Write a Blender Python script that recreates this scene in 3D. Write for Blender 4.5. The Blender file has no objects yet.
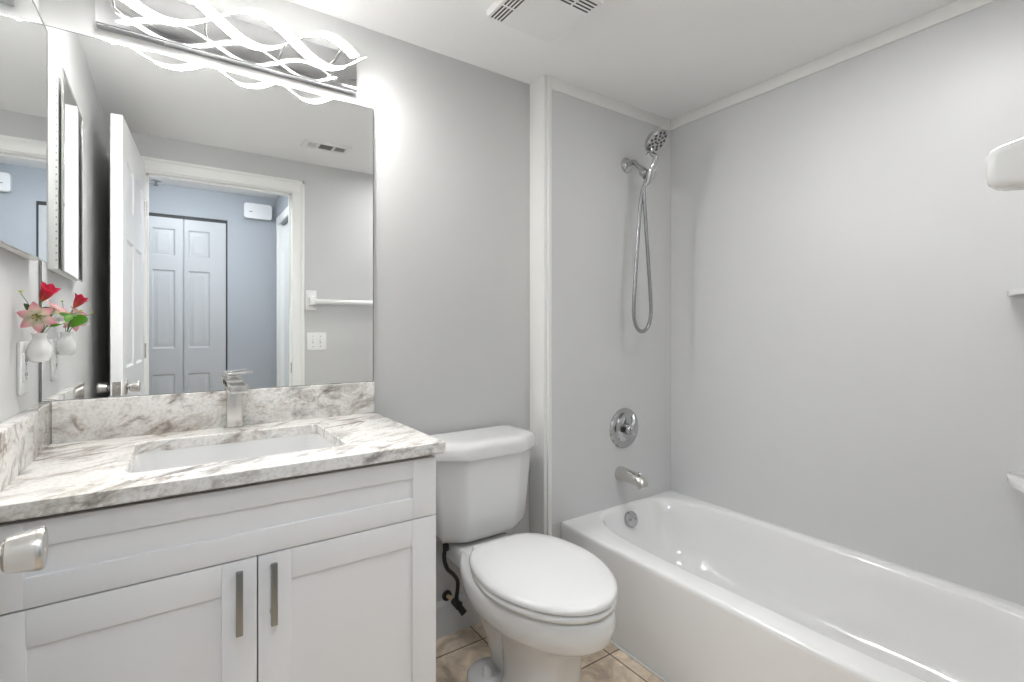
import bpy, bmesh, math, random
from mathutils import Vector, Matrix
random.seed(7)
sc = bpy.context.scene
col = sc.collection
PI = math.pi
V = Vector

# ------------------------------------------------------------------ camera
cam_d = bpy.data.cameras.new('camera')
cam = bpy.data.objects.new('camera', cam_d)
col.objects.link(cam)
cam.location = (0, 0, 1.183)
cam.rotation_euler = (PI / 2, 0, -0.6001)
cam_d.sensor_width = 36
cam_d.lens = 494.12 * 36 / 1024
cam_d.shift_y = -13.04 / 1024
cam_d.clip_start = 0.02
sc.camera = cam

# ------------------------------------------------------------------ world + exposure
w = bpy.data.worlds.new('world')
sc.world = w
w.use_nodes = True
w.node_tree.nodes['Background'].inputs[0].default_value = (0.75, 0.85, 1.0, 1)
w.node_tree.nodes['Background'].inputs[1].default_value = 0.35
sc.view_settings.view_transform = 'Standard'
sc.view_settings.look = 'None'
sc.view_settings.gamma = 1
sc.view_settings.use_curve_mapping = False
sc.view_settings.exposure = 1.2
LED = 80.0          # strength of the vanity light strips
HALL_FILL = 26.0          # strength of the unseen hall lamp added as fill
BATH_FILL = 11.5         # strength of the unseen fill lamp added over the tub side

# ------------------------------------------------------------------ key dimensions
XL, XR = -0.284, 2.09        # left wall, tub side wall
YB, YS, YF = 1.7204, 1.6216, 0.0885   # mirror wall, shower wall, door wall (room side)
YFO = -0.03                  # door wall, hall side
XJ = 1.2757                  # where the shower wall steps forward
ZC = 2.236
YH = -1.0                    # far hall wall
XH = 0.69                    # right hall wall

# ------------------------------------------------------------------ materials
def principled(name, color, rough=0.5, metal=0.0, spec=0.5, coat=0.0, emis=None, estr=0.0):
    m = bpy.data.materials.new(name)
    m.use_nodes = True
    b = m.node_tree.nodes['Principled BSDF']
    b.inputs['Base Color'].default_value = (*color, 1)
    b.inputs['Roughness'].default_value = rough
    b.inputs['Metallic'].default_value = metal
    b.inputs['Specular IOR Level'].default_value = spec
    b.inputs['Coat Weight'].default_value = coat
    b.inputs['Coat Roughness'].default_value = 0.05
    if emis:
        b.inputs['Emission Color'].default_value = (*emis, 1)
        b.inputs['Emission Strength'].default_value = estr
    return m

def nd(m, t, **kw):
    n = m.node_tree.nodes.new(t)
    for k, v in kw.items():
        setattr(n, k, v)
    return n

def add_noise_bump(m, scale=60, strength=0.05, dist=0.002):
    nt = m.node_tree
    b = nt.nodes['Principled BSDF']
    tc = nd(m, 'ShaderNodeTexCoord')
    n = nd(m, 'ShaderNodeTexNoise')
    n.inputs['Scale'].default_value = scale
    n.inputs['Detail'].default_value = 3
    bp = nd(m, 'ShaderNodeBump')
    bp.inputs['Strength'].default_value = strength
    bp.inputs['Distance'].default_value = dist
    nt.links.new(tc.outputs['Object'], n.inputs['Vector'])
    nt.links.new(n.outputs['Fac'], bp.inputs['Height'])
    nt.links.new(bp.outputs['Normal'], b.inputs['Normal'])
    return m

M = {}
M['wall'] = add_noise_bump(principled('paint_light_grey', (0.58, 0.583, 0.581), 0.45, spec=0.35), 90, 0.06)
M['ceiling'] = add_noise_bump(principled('paint_ceiling_white', (0.90, 0.90, 0.895), 0.7, spec=0.2), 70, 0.05)
M['trim'] = principled('paint_trim_white', (0.84, 0.84, 0.82), 0.35)
M['base'] = principled('paint_baseboard', (0.62, 0.63, 0.64), 0.4)
M['panel'] = principled('surround_panel_white', (0.67, 0.675, 0.676), 0.38, spec=0.35)
M['hallwall'] = add_noise_bump(principled('paint_hall_blue_grey', (0.42, 0.442, 0.47), 0.55, spec=0.3), 90, 0.05)
M['door'] = principled('door_white', (0.85, 0.855, 0.86), 0.32)
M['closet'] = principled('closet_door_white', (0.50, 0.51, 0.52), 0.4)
M['cab'] = principled('cabinet_white', (0.86, 0.86, 0.87), 0.35)
M['gapdark'] = principled('shadow_gap', (0.08, 0.08, 0.085), 0.7)
M['porcelain'] = principled('porcelain_white', (0.75, 0.75, 0.745), 0.08, coat=0.4)
M['plastic'] = principled('seat_plastic_white', (0.78, 0.78, 0.775), 0.22)
M['tub'] = principled('tub_enamel', (0.86, 0.86, 0.86), 0.1, coat=0.3)
M['chrome'] = principled('chrome', (0.52, 0.52, 0.53), 0.07, 1.0)
M['nickel'] = principled('brushed_nickel', (0.68, 0.66, 0.63), 0.26, 1.0)
M['darknickel'] = principled('handle_grey_nickel', (0.30, 0.30, 0.29), 0.3, 1.0)
M['mirror'] = principled('mirror_glass', (0.93, 0.94, 0.94), 0.0, 1.0)
M['mirroredge'] = principled('mirror_edge', (0.25, 0.27, 0.27), 0.2, 0.6)
M['black'] = principled('black_rubber', (0.015, 0.015, 0.015), 0.4)
M['dark'] = principled('dark_slot', (0.05, 0.05, 0.05), 0.6)
M['grille'] = principled('grille_grey', (0.22, 0.22, 0.21), 0.6)
M['brass'] = principled('brass_pipe', (0.72, 0.55, 0.32), 0.35, 0.7)
M['whiteplastic'] = principled('white_plastic', (0.85, 0.85, 0.84), 0.3)
M['ceramic'] = principled('ceramic_white', (0.84, 0.84, 0.83), 0.12, coat=0.4)
M['led'] = principled('led_diffuser', (0.9, 0.9, 0.9), 0.5, emis=(1.0, 0.985, 0.96), estr=LED)
M['ledback'] = principled('led_upper_diffuser', (0.9, 0.9, 0.9), 0.5, emis=(1.0, 0.985, 0.96), estr=LED * 0.035)
M['hallfill'] = principled('hall_fill_glow', (0.9, 0.9, 0.9), 0.5, emis=(0.86, 0.93, 1.0), estr=HALL_FILL)
M['bathfill'] = principled('bath_fill_glow', (0.9, 0.9, 0.9), 0.5, emis=(1.0, 0.99, 0.975), estr=BATH_FILL)
M['leaf'] = principled('leaf_green', (0.16, 0.42, 0.03), 0.4)
M['leafdark'] = principled('leaf_dark_green', (0.05, 0.13, 0.03), 0.5)
M['stem'] = principled('stem_green', (0.12, 0.20, 0.06), 0.5)
M['bud'] = principled('bud_yellow_green', (0.62, 0.68, 0.12), 0.5)
M['stamen'] = principled('stamen_brown', (0.35, 0.22, 0.04), 0.5)
M['whitepetal'] = principled('white_petal', (0.88, 0.87, 0.84), 0.5)

def petal_mat(name, inner, outer, pos=(0.25, 0.85)):
    m = principled(name, outer, 0.5)
    nt = m.node_tree
    at = nd(m, 'ShaderNodeAttribute'); at.attribute_name = 'along'
    r = nd(m, 'ShaderNodeValToRGB')
    r.color_ramp.elements[0].position = pos[0]; r.color_ramp.elements[0].color = (*inner, 1)
    r.color_ramp.elements[1].position = pos[1]; r.color_ramp.elements[1].color = (*outer, 1)
    nt.links.new(at.outputs['Fac'], r.inputs['Fac'])
    nt.links.new(r.outputs['Color'], nt.nodes['Principled BSDF'].inputs['Base Color'])
    return m
M['pinkpetal'] = petal_mat('pink_white_petal', (0.88, 0.85, 0.70), (0.80, 0.30, 0.42), (0.35, 1.0))
M['redpetal'] = petal_mat('crimson_petal', (0.78, 0.16, 0.10), (0.78, 0.03, 0.12), (0.1, 0.8))

def stone_material():
    m = principled('grey_veined_granite', (0.8, 0.79, 0.77), 0.12, coat=0.25)
    nt = m.node_tree; L = nt.links
    b = nt.nodes['Principled BSDF']
    tc = nd(m, 'ShaderNodeTexCoord')
    mp = nd(m, 'ShaderNodeMapping')
    mr = nd(m, 'ShaderNodeMapping')
    mr.inputs['Rotation'].default_value = (math.radians(10), math.radians(24), math.radians(-22))
    mp.inputs['Scale'].default_value = (3.6, 11.0, 11.0)
    L.new(tc.outputs['Object'], mr.inputs['Vector'])
    L.new(mr.outputs['Vector'], mp.inputs['Vector'])
    def noise(scale, detail, rough, dist):
        n = nd(m, 'ShaderNodeTexNoise')
        n.inputs['Scale'].default_value = scale; n.inputs['Detail'].default_value = detail
        n.inputs['Roughness'].default_value = rough; n.inputs['Distortion'].default_value = dist
        L.new(mp.outputs['Vector'], n.inputs['Vector'])
        return n
    def ramp(src, stops):
        r = nd(m, 'ShaderNodeValToRGB')
        e = r.color_ramp.elements
        while len(e) < len(stops): e.new(0.5)
        for k, (p, c) in enumerate(stops):
            e[k].position = p; e[k].color = (*c, 1)
        L.new(src, r.inputs['Fac'])
        return r
    n1 = noise(1.05, 8, 0.62, 0.7)
    base = ramp(n1.outputs['Fac'], [(0.32, (0.32, 0.31, 0.30)), (0.40, (0.60, 0.585, 0.565)), (0.455, (0.84, 0.83, 0.81)),
                                    (0.565, (0.83, 0.815, 0.79)), (0.625, (0.60, 0.565, 0.52)), (0.70, (0.78, 0.76, 0.73))])
    n2 = noise(1.7, 9, 0.66, 0.8)
    vein = ramp(n2.outputs['Fac'], [(0.31, (0.27, 0.245, 0.225)), (0.40, (0.56, 0.52, 0.49)), (0.46, (0.87, 0.85, 0.83)), (0.52, (1, 1, 1))])
    n3 = noise(0.55, 3, 0.5, 0.5)
    msk = ramp(n3.outputs['Fac'], [(0.36, (0.15, 0.15, 0.15)), (0.52, (1, 1, 1))])
    mix = nd(m, 'ShaderNodeMix', data_type='RGBA', blend_type='MULTIPLY')
    L.new(msk.outputs['Color'], mix.inputs['Factor'])
    L.new(base.outputs['Color'], mix.inputs[6]); L.new(vein.outputs['Color'], mix.inputs[7])
    n4 = nd(m, 'ShaderNodeTexNoise'); n4.inputs['Scale'].default_value = 130; n4.inputs['Detail'].default_value = 4
    L.new(tc.outputs['Object'], n4.inputs['Vector'])
    sp = ramp(n4.outputs['Fac'], [(0.35, (0.80, 0.79, 0.78)), (0.55, (1, 1, 1))])
    mix2 = nd(m, 'ShaderNodeMix', data_type='RGBA', blend_type='MULTIPLY')
    mix2.inputs['Factor'].default_value = 0.8
    L.new(mix.outputs[2], mix2.inputs[6]); L.new(sp.outputs['Color'], mix2.inputs[7])
    L.new(mix2.outputs[2], b.inputs['Base Color'])
    return m
M['stone'] = stone_material()

def tile_material():
    m = principled('beige_stone_tile', (0.45, 0.36, 0.27), 0.35)
    nt = m.node_tree; L = nt.links
    b = nt.nodes['Principled BSDF']
    tc = nd(m, 'ShaderNodeTexCoord')
    mp = nd(m, 'ShaderNodeMapping')
    mp.inputs['Location'].default_value = (0.035, 0.061, 0)
    L.new(tc.outputs['Object'], mp.inputs['Vector'])
    br = nd(m, 'ShaderNodeTexBrick')
    br.offset = 0.0
    br.inputs['Scale'].default_value = 1.0
    br.inputs['Brick Width'].default_value = 0.335
    br.inputs['Row Height'].default_value = 0.335
    br.inputs['Mortar Size'].default_value = 0.003
    br.inputs['Mortar Smooth'].default_value = 0.2
    br.inputs['Color1'].default_value = (0.74, 0.635, 0.52, 1)
    br.inputs['Color2'].default_value = (0.78, 0.67, 0.545, 1)
    br.inputs['Mortar'].default_value = (0.17, 0.12, 0.085, 1)
    L.new(mp.outputs['Vector'], br.inputs['Vector'])
    n = nd(m, 'ShaderNodeTexNoise'); n.inputs['Scale'].default_value = 11; n.inputs['Detail'].default_value = 8
    n.inputs['Roughness'].default_value = 0.65; n.inputs['Distortion'].default_value = 0.6
    L.new(tc.outputs['Object'], n.inputs['Vector'])
    r = nd(m, 'ShaderNodeValToRGB')
    r.color_ramp.elements[0].position = 0.3; r.color_ramp.elements[0].color = (0.55, 0.50, 0.45, 1)
    r.color_ramp.elements[1].position = 0.68; r.color_ramp.elements[1].color = (1.35, 1.33, 1.28, 1)
    L.new(n.outputs['Fac'], r.inputs['Fac'])
    mx = nd(m, 'ShaderNodeMix', data_type='RGBA', blend_type='MULTIPLY'); mx.inputs['Factor'].default_value = 1
    L.new(br.outputs['Color'], mx.inputs[6]); L.new(r.outputs['Color'], mx.inputs[7])
    L.new(mx.outputs[2], b.inputs['Base Color'])
    bp = nd(m, 'ShaderNodeBump'); bp.inputs['Strength'].default_value = 0.4; bp.inputs['Distance'].default_value = 0.002; bp.invert = True
    L.new(br.outputs['Fac'], bp.inputs['Height']); L.new(bp.outputs['Normal'], b.inputs['Normal'])
    return m
M['tile'] = tile_material()

def hose_material():
    m = principled('chrome_braided_hose', (0.38, 0.38, 0.39), 0.24, 1.0)
    return m
M['hose'] = hose_material()

# ------------------------------------------------------------------ mesh helpers
def bm_new(): return bmesh.new()

def add_box(bm, x0, x1, y0, y1, z0, z1, bev=0.0, seg=2, mi=0, mat=None):
    r = bmesh.ops.create_cube(bm, size=1)
    vs = r['verts']
    for v in vs:
        v.co = V(((x0 + x1) / 2 + v.co.x * (x1 - x0), (y0 + y1) / 2 + v.co.y * (y1 - y0), (z0 + z1) / 2 + v.co.z * (z1 - z0)))
    if mat: bmesh.ops.transform(bm, matrix=mat, verts=vs)
    fs = set(f for v in vs for f in v.link_faces)
    for f in fs: f.material_index = mi
    if bev > 0:
        es = list(set(e for v in vs for e in v.link_edges))
        r2 = bmesh.ops.bevel(bm, geom=es, offset=bev, segments=seg, profile=0.5, affect='EDGES')
        for f in r2['faces']: f.material_index = mi

def ring_loft(bm, rings, cap0=True, cap1=True, mi=0, closed=False):
    """rings: list of lists of Vectors, all the same length; quads between successive rings."""
    vr = [[bm.verts.new(p) for p in r] for r in rings]
    n = len(vr[0]); R = len(vr)
    for i in range(R if closed else R - 1):
        a, b = vr[i], vr[(i + 1) % R]
        for j in range(n):
            f = bm.faces.new((a[j], a[(j + 1) % n], b[(j + 1) % n], b[j])); f.material_index = mi
    if not closed:
        if cap0:
            f = bm.faces.new(list(reversed(vr[0]))); f.material_index = mi
        if cap1:
            f = bm.faces.new(vr[-1]); f.material_index = mi
    return vr

def add_tube(bm, pts, r, n=12, mi=0, caps=True, twist_ref=None):
    pts = [V(p) for p in pts]
    rr = r if isinstance(r, (list, tuple)) else [r] * len(pts)
    t = (pts[1] - pts[0]).normalized()
    ref = V((0, 0, 1)) if abs(t.z) < 0.9 else V((0, 1, 0))
    if twist_ref: ref = V(twist_ref)
    nrm = (ref - t * ref.dot(t)).normalized()
    rings = []
    for i, p in enumerate(pts):
        if i == 0: t = (pts[1] - pts[0])
        elif i == len(pts) - 1: t = (pts[-1] - pts[-2])
        else: t = (pts[i + 1] - pts[i - 1])
        t.normalize()
        nrm = (nrm - t * nrm.dot(t)).normalized()
        bn = t.cross(nrm)
        rings.append([p + (nrm * math.cos(2 * PI * k / n) + bn * math.sin(2 * PI * k / n)) * rr[i] for k in range(n)])
    ring_loft(bm, rings, caps, caps, mi)

def add_lathe(bm, prof, origin, axis, n=32, mi=0):
    """prof: list of (radius, distance along axis)."""
    axis = V(axis).normalized(); o = V(origin)
    ref = V((0, 0, 1)) if abs(axis.z) < 0.9 else V((1, 0, 0))
    a = (ref - axis * ref.dot(axis)).normalized(); b = axis.cross(a)
    rings = [[o + axis * d + (a * math.cos(2 * PI * k / n) + b * math.sin(2 * PI * k / n)) * max(r, 1e-5) for k in range(n)] for r, d in prof]
    ring_loft(bm, rings, True, True, mi)

def spline(pts, n=8):
    pts = [V(p) for p in pts]
    out = []
    P = [pts[0] * 2 - pts[1]] + pts + [pts[-1] * 2 - pts[-2]]
    for i in range(1, len(P) - 2):
        for k in range(n):
            t = k / n
            p0, p1, p2, p3 = P[i - 1], P[i], P[i + 1], P[i + 2]
            out.append(0.5 * ((2 * p1) + (p2 - p0) * t + (2 * p0 - 5 * p1 + 4 * p2 - p3) * t * t + (3 * p1 - p0 - 3 * p2 + p3) * t ** 3))
    out.append(pts[-1])
    return out

def prism(bm, poly, axis, d0, d1, bev=0.0, mi=0, seg=2):
    """poly of 2D points extruded along axis 'x','y','z'."""
    def mk(p, d):
        if axis == 'z': return V((p[0], p[1], d))
        if axis == 'y': return V((p[0], d, p[1]))
        return V((d, p[0], p[1]))
    n0 = len(bm.verts)
    vr = ring_loft(bm, [[mk(p, d0) for p in poly], [mk(p, d1) for p in poly]], True, True, mi)
    if bev > 0:
        es = set()
        for ring in vr:
            for i, v in enumerate(ring):
                e = bm.edges.get((v, ring[(i + 1) % len(ring)]))
                if e: es.add(e)
        r2 = bmesh.ops.bevel(bm, geom=list(es), offset=bev, segments=seg, profile=0.5, affect='EDGES')
        for f in r2['faces']: f.material_index = mi

def rrect(x0, x1, y0, y1, r, n=6):
    out = []
    for cx, cy, a in ((x1 - r, y1 - r, 0), (x0 + r, y1 - r, 90), (x0 + r, y0 + r, 180), (x1 - r, y0 + r, 270)):
        for k in range(n + 1):
            t = math.radians(a + 90 * k / n)
            out.append((cx + r * math.cos(t), cy + r * math.sin(t)))
    return out

WORLD = {}      # world position of every root / part origin
def obj(name, bm, mats, parent=None, smooth=35, kind=None):
    if not isinstance(mats, (list, tuple)): mats = [mats]
    bmesh.ops.recalc_face_normals(bm, faces=bm.faces)
    if parent is None:
        xs = [v.co for v in bm.verts]
        o0 = V(((min(c.x for c in xs) + max(c.x for c in xs)) / 2, (min(c.y for c in xs) + max(c.y for c in xs)) / 2, min(c.z for c in xs)))
        if kind == 'structure': o0 = V((0, 0, 0))
    else:
        o0 = WORLD[parent.name]
    for v in bm.verts: v.co -= o0
    me = bpy.data.meshes.new(name)
    bm.to_mesh(me); bm.free()
    for m in mats: me.materials.append(m)
    for p in me.polygons: p.use_smooth = True
    if smooth: me.set_sharp_from_angle(angle=math.radians(smooth))
    o = bpy.data.objects.new(name, me)
    col.objects.link(o)
    if parent is None: o.location = o0
    else: o.parent = parent
    WORLD[o.name] = V(o0)
    if kind: o['kind'] = kind
    return o

def thing(name, label, cat, loc, group=None, kind=None):
    o = bpy.data.objects.new(name, None)
    col.objects.link(o)
    o.empty_display_size = 0.05
    o.location = loc
    WORLD[o.name] = V(loc)
    if kind: o['kind'] = kind
    if label: o['label'] = label
    if cat: o['category'] = cat
    if group: o['group'] = group
    return o

def tag(o, label, cat, group=None):
    o['label'] = label; o['category'] = cat
    if group: o['group'] = group
    return o

def box_obj(name, dims, mat, parent=None, bev=0.0, kind=None, seg=2):
    bm = bm_new(); add_box(bm, *dims, bev=bev, seg=seg)
    return obj(name, bm, mat, parent, kind=kind)

# ------------------------------------------------------------------ room shell
T = 0.1
def struct(name, boxes, mat, bev=0.0, label=None):
    bm = bm_new()
    for b in boxes: add_box(bm, *b, bev=bev)
    o = obj(name, bm, mat, kind='structure')
    if label: o['label'] = label
    return o

HX0 = -1.7
struct('floor', [(HX0 - T, XR + T, YH - T, YB + T, -0.06, 0)], M['tile'], label='beige brown stone tile floor with dark grout')
struct('ceiling', [(HX0 - T, XR + T, YH - T, YB + T, ZC, ZC + 0.06)], M['ceiling'], label='flat white painted ceiling')
struct('wall_back', [(XL - T, XR + T, YB, YB + T, 0, ZC)], M['wall'], label='light grey wall behind mirror and toilet')
struct('wall_left', [(XL - T, XL, YFO, YB, 0, ZC)], M['wall'], label='light grey wall left of the vanity')
struct('wall_right', [(XR, XR + T, YFO, YB, 0, ZC)], M['wall'], label='wall along the long side of the bathtub')
struct('wall_shower', [(XJ, XR, YS, YB, 0, ZC)], M['wall'], label='furred out wall section behind the shower fittings')
DX0, DX1, DZ = -0.125, 0.613, 2.033      # door opening
struct('wall_front', [(XL, DX0 - 0.02, YFO, YF, 0, ZC), (DX1 + 0.02, XR, YFO, YF, 0, ZC), (DX0 - 0.02, DX1 + 0.02, YFO, YF, DZ + 0.02, ZC)],
       M['wall'], label='grey wall with the doorway, seen in the mirror')
# hall
BX0, BX1, BZ = -0.225, 0.345, 2.02
struct('wall_hall', [(HX0, BX0, YH - T, YH, 0, ZC), (BX1, XH + T, YH - T, YH, 0, ZC), (BX0, BX1, YH - T, YH, BZ, ZC), (BX0, BX1, YH - T, YH - 0.06, 0, BZ)],
       M['hallwall'], label='blue grey hall wall with the closet, seen in the mirror')
struct('wall_hall_right', [(XH, XH + T, YH, -0.84, 0, ZC), (XH, XH + T, -0.16, YFO, 0, ZC), (XH, XH + T, -0.84, -0.16, 2.0, ZC), (XH + 0.05, XH + T, -0.84, -0.16, 0, 2.0)], M['hallwall'])
struct('wall_hall_left', [(HX0 - T, HX0, YH, YB, 0, ZC)], M['hallwall'])
struct('wall_hall_front', [(HX0, XL - T, YFO, YF, 0, ZC)], M['hallwall'])

# surround panels (glossy sheets up to the ceiling trim)
struct('wall_surround_end', [(XJ + 0.012, XR, YS - 0.004, YS, 0.357, ZC)], M['panel'], label='glossy white shower panel behind the shower fittings')
struct('wall_surround_side', [(XR - 0.004, XR, YF, YS - 0.004, 0.357, ZC)], M['panel'], label='glossy white panel along the tub')
struct('wall_surround_foot', [(1.33, XR - 0.004, YF, YF + 0.004, 0.357, ZC)], M['panel'])
# ceiling trims of the alcove
struct('trim_1', [(XR - 0.012, XR - 0.004, YF + 0.004, YS - 0.004, 2.188, ZC)], M['trim'], 0.0015, 'white flat trim strip under the ceiling above the tub side')
struct('trim_2', [(XJ + 0.03, XR - 0.012, YS - 0.009, YS - 0.004, 2.184, ZC)], M['trim'], 0.001, 'flat trim strip under the ceiling above the shower')
struct('trim_3', [(XJ + 0.010, XJ + 0.030, YS - 0.010, YS, 0.0, ZC)], M['trim'], 0.003, 'white vertical edge strip of the shower panel')
struct('step_light_board', [(XJ - 0.006, XJ + 0.010, YS - 0.002, YB, 0.0, ZC)], M['trim'], 0.001, 'added pale board standing in for vanity light on the shower wall step')  # pale board added so the step looks lit by the vanity light
# bath-side caulk line on the floor
struct('trim_4', [(1.352, 1.361, YF, YS, 0, 0.006)], M['trim'], 0.002, 'pale caulk line between tub and floor')

# baseboards
bm = bm_new()
add_box(bm, 0.57, XJ, YB - 0.010, YB, 0, 0.118)
prism(bm, [(YB - 0.014, 0.118), (YB, 0.118), (YB, 0.136), (YB - 0.005, 0.136), (YB - 0.010, 0.130)], 'x', 0.57, XJ)
obj('baseboard_back', bm, M['base'], kind='structure')['label'] = 'grey baseboard behind the toilet'
struct('baseboard_step', [(XJ - 0.014, XJ - 0.006, YS, YB, 0, 0.136)], M['base'], 0.002)
struct('baseboard_front', [(DX1 + 0.075, 1.35, YF, YF + 0.012, 0, 0.13)], M['base'], 0.002)

# door casing, room side and jamb
def casing(name, x0, x1, ztop, y0, y1, wdt=0.07, sign=1, label=None):
    bm = bm_new()
    for (a, b) in ((x0 - wdt, x0), (x1, x1 + wdt)):
        add_box(bm, a, b, y0, y1, 0, ztop, bev=0.003)
    add_box(bm, x0 - wdt, x1 + wdt, y0, y1, ztop, ztop + wdt, bev=0.003)
    # raised outer back-band
    yy0, yy1 = (y1, y1 + 0.006) if sign > 0 else (y0 - 0.006, y0)
    add_box(bm, x0 - wdt, x0 - wdt + 0.016, yy0 - 0.002, yy1, 0, ztop + wdt, bev=0.002)
    add_box(bm, x1 + wdt - 0.016, x1 + wdt, yy0 - 0.002, yy1, 0, ztop + wdt, bev=0.002)
    add_box(bm, x0 - wdt, x1 + wdt, yy0 - 0.002, yy1, ztop + wdt - 0.016, ztop + wdt, bev=0.002)
    o = obj(name, bm, M['trim'], kind='structure')
    if label: o['label'] = label
    return o
cas = casing('trim_5', DX0, DX1, DZ + 0.007, YF, YF + 0.012, 0.07, 1, 'white door casing, room side, seen in the mirror')
bm = bm_new()
for (a, b) in ((DX0 - 0.02, DX0), (DX1, DX1 + 0.02)):
    add_box(bm, a, b, YFO, YF, 0, DZ)
add_box(bm, DX0 - 0.02, DX1 + 0.02, YFO, YF, DZ, DZ + 0.02)
# stop bead
add_box(bm, DX1 - 0.010, DX1, 0.015, 0.045, 0, DZ)
add_box(bm, DX0, DX0 + 0.010, 0.015, 0.045, 0, DZ)
add_box(bm, DX0, DX1, 0.015, 0.045, DZ - 0.010, DZ)
jamb = obj('trim_6', bm, M['trim'], kind='structure')
jamb['label'] = 'white door jamb with stop, seen in the mirror'
bm = bm_new(); add_box(bm, DX1 - 0.002, DX1 + 0.001, 0.050, 0.078, 0.90, 0.965, bev=0.001)
o = obj('strike_plate', bm, M['nickel'], jamb); o['label'] = 'small nickel strike plate'
# casing in the hall's right wall
bm = bm_new()
for (a, b) in ((-0.90, -0.84), (-0.16, -0.10)):
    add_box(bm, XH - 0.014, XH, a, b, 0, 2.06, bev=0.003)
add_box(bm, XH - 0.014, XH, -0.84, -0.16, 2.0, 2.06, bev=0.003)
add_box(bm, XH, XH + 0.05, -0.84, -0.82, 0, 2.0)
add_box(bm, XH, XH + 0.05, -0.18, -0.16, 0, 2.0)
obj('trim_7', bm, M['trim'], kind='structure')['label'] = 'white casing on the right wall of the hall'
box_obj('door_3', (XH + 0.03, XH + 0.048, -0.82, -0.18, 0.005, 1.995), M['door'], kind='structure')

# ------------------------------------------------------------------ panel doors
def panel_door(bm, w_, h_, t_, rows, cols, inset=0.008, both=True):
    """door slab in local coords: x along width 0..w, y thickness 0..t (front at y=t), z height. rows/cols: (lo,hi) of panels."""
    add_box(bm, 0, w_, inset, t_ - inset, 0, h_)
    xs = [0] + [v for c in cols for v in c] + [w_]
    zs = [0] + [v for r in rows for v in r] + [h_]
    faces = ((t_ - inset, t_),) + (((0, inset),) if both else ())
    for (y0, y1) in faces:
        for i in range(0, len(xs), 2):
            add_box(bm, xs[i], xs[i + 1], y0, y1, 0, h_)
        for c in cols:
            for i in range(0, len(zs), 2):
                add_box(bm, c[0], c[1], y0, y1, zs[i], zs[i + 1])
        front = y1 == t_
        for c in cols:
            for r in rows:
                # sloped raised field with a moulded border
                yb = t_ - inset if front else inset
                s = 1 if front else -1
                def ring(d, dy):
                    return [V((c[0] + d, yb + s * dy, r[0] + d)), V((c[1] - d, yb + s * dy, r[0] + d)), V((c[1] - d, yb + s * dy, r[1] - d)), V((c[0] + d, yb + s * dy, r[1] - d))]
                ring_loft(bm, [ring(0.0, inset), ring(0.010, 0.001), ring(0.016, 0.001), ring(0.034, inset - 0.001), ring(0.036, inset - 0.001)], False, True)

# bathroom door, open about 90 degrees against the left wall
DW, DH, DT = 0.722, 2.056, 0.040
ang = math.radians(90 + 3.5)
hinge = V((DX0 - 0.006, YF + 0.016, 0.010))
Rz = Matrix.Translation(hinge) @ Matrix.Rotation(ang, 4, 'Z')
bm = bm_new()
rows = [(0.22, 0.80), (1.0, 1.56), (1.70, 1.90)]
cols = [(0.100, 0.316), (0.406, 0.622)]
panel_door(bm, DW, DH, DT, rows, cols)
# local front (y=t) faces -X after a 90 degree turn; shift so the slab lies on the wall side of the hinge line
bmesh.ops.transform(bm, matrix=Rz, verts=bm.verts)
door1 = thing('door_1', 'white six panel door standing open at the left wall, seen in the mirror', None, hinge, kind='structure')
obj('door_leaf', bm, M['door'], door1, smooth=25)
KZ, KX = 0.932, DW - 0.060
def knob(side):
    y0 = DT if side > 0 else 0.0
    s = side
    bm = bm_new()
    add_lathe(bm, [(0.0, 0), (0.032, 0), (0.033, 0.004), (0.029, 0.008), (0.015, 0.010), (0.0105, 0.011), (0.0105, 0.0165),
                   (0.0165, 0.016), (0.0195, 0.019), (0.0230, 0.040), (0.0240, 0.0465), (0.0230, 0.0495), (0.020, 0.0508), (0.006, 0.0500), (0.005, 0.0485), (0.0, 0.0485)],
              (KX, y0, KZ - 0.01), (0, s, 0), 40)
    bmesh.ops.transform(bm, matrix=Rz, verts=bm.verts)
    return obj('door_knob', bm, M['nickel'], door1)
k1 = knob(1); k2 = knob(-1)
k1['label'] = 'brushed nickel door knob'; k2['label'] = 'brushed nickel door knob'
bm = bm_new(); add_box(bm, DW - 0.001, DW + 0.0015, 0.006, DT - 0.006, KZ - 0.04, KZ + 0.018)
add_box(bm, DW, DW + 0.010, 0.012, DT - 0.012, KZ - 0.022, KZ + 0.002, bev=0.003)
bmesh.ops.transform(bm, matrix=Rz, verts=bm.verts)
obj('latch_plate', bm, M['nickel'], door1)['label'] = 'nickel latch plate on the door edge'
for hz in (0.25, 1.05, 1.82):
    bm = bm_new(); add_tube(bm, [(-0.004, -0.003, hz - 0.04), (-0.004, -0.003, hz + 0.04)], 0.005)
    bmesh.ops.transform(bm, matrix=Rz, verts=bm.verts)
    obj('hinge', bm, M['nickel'], door1)

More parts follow.
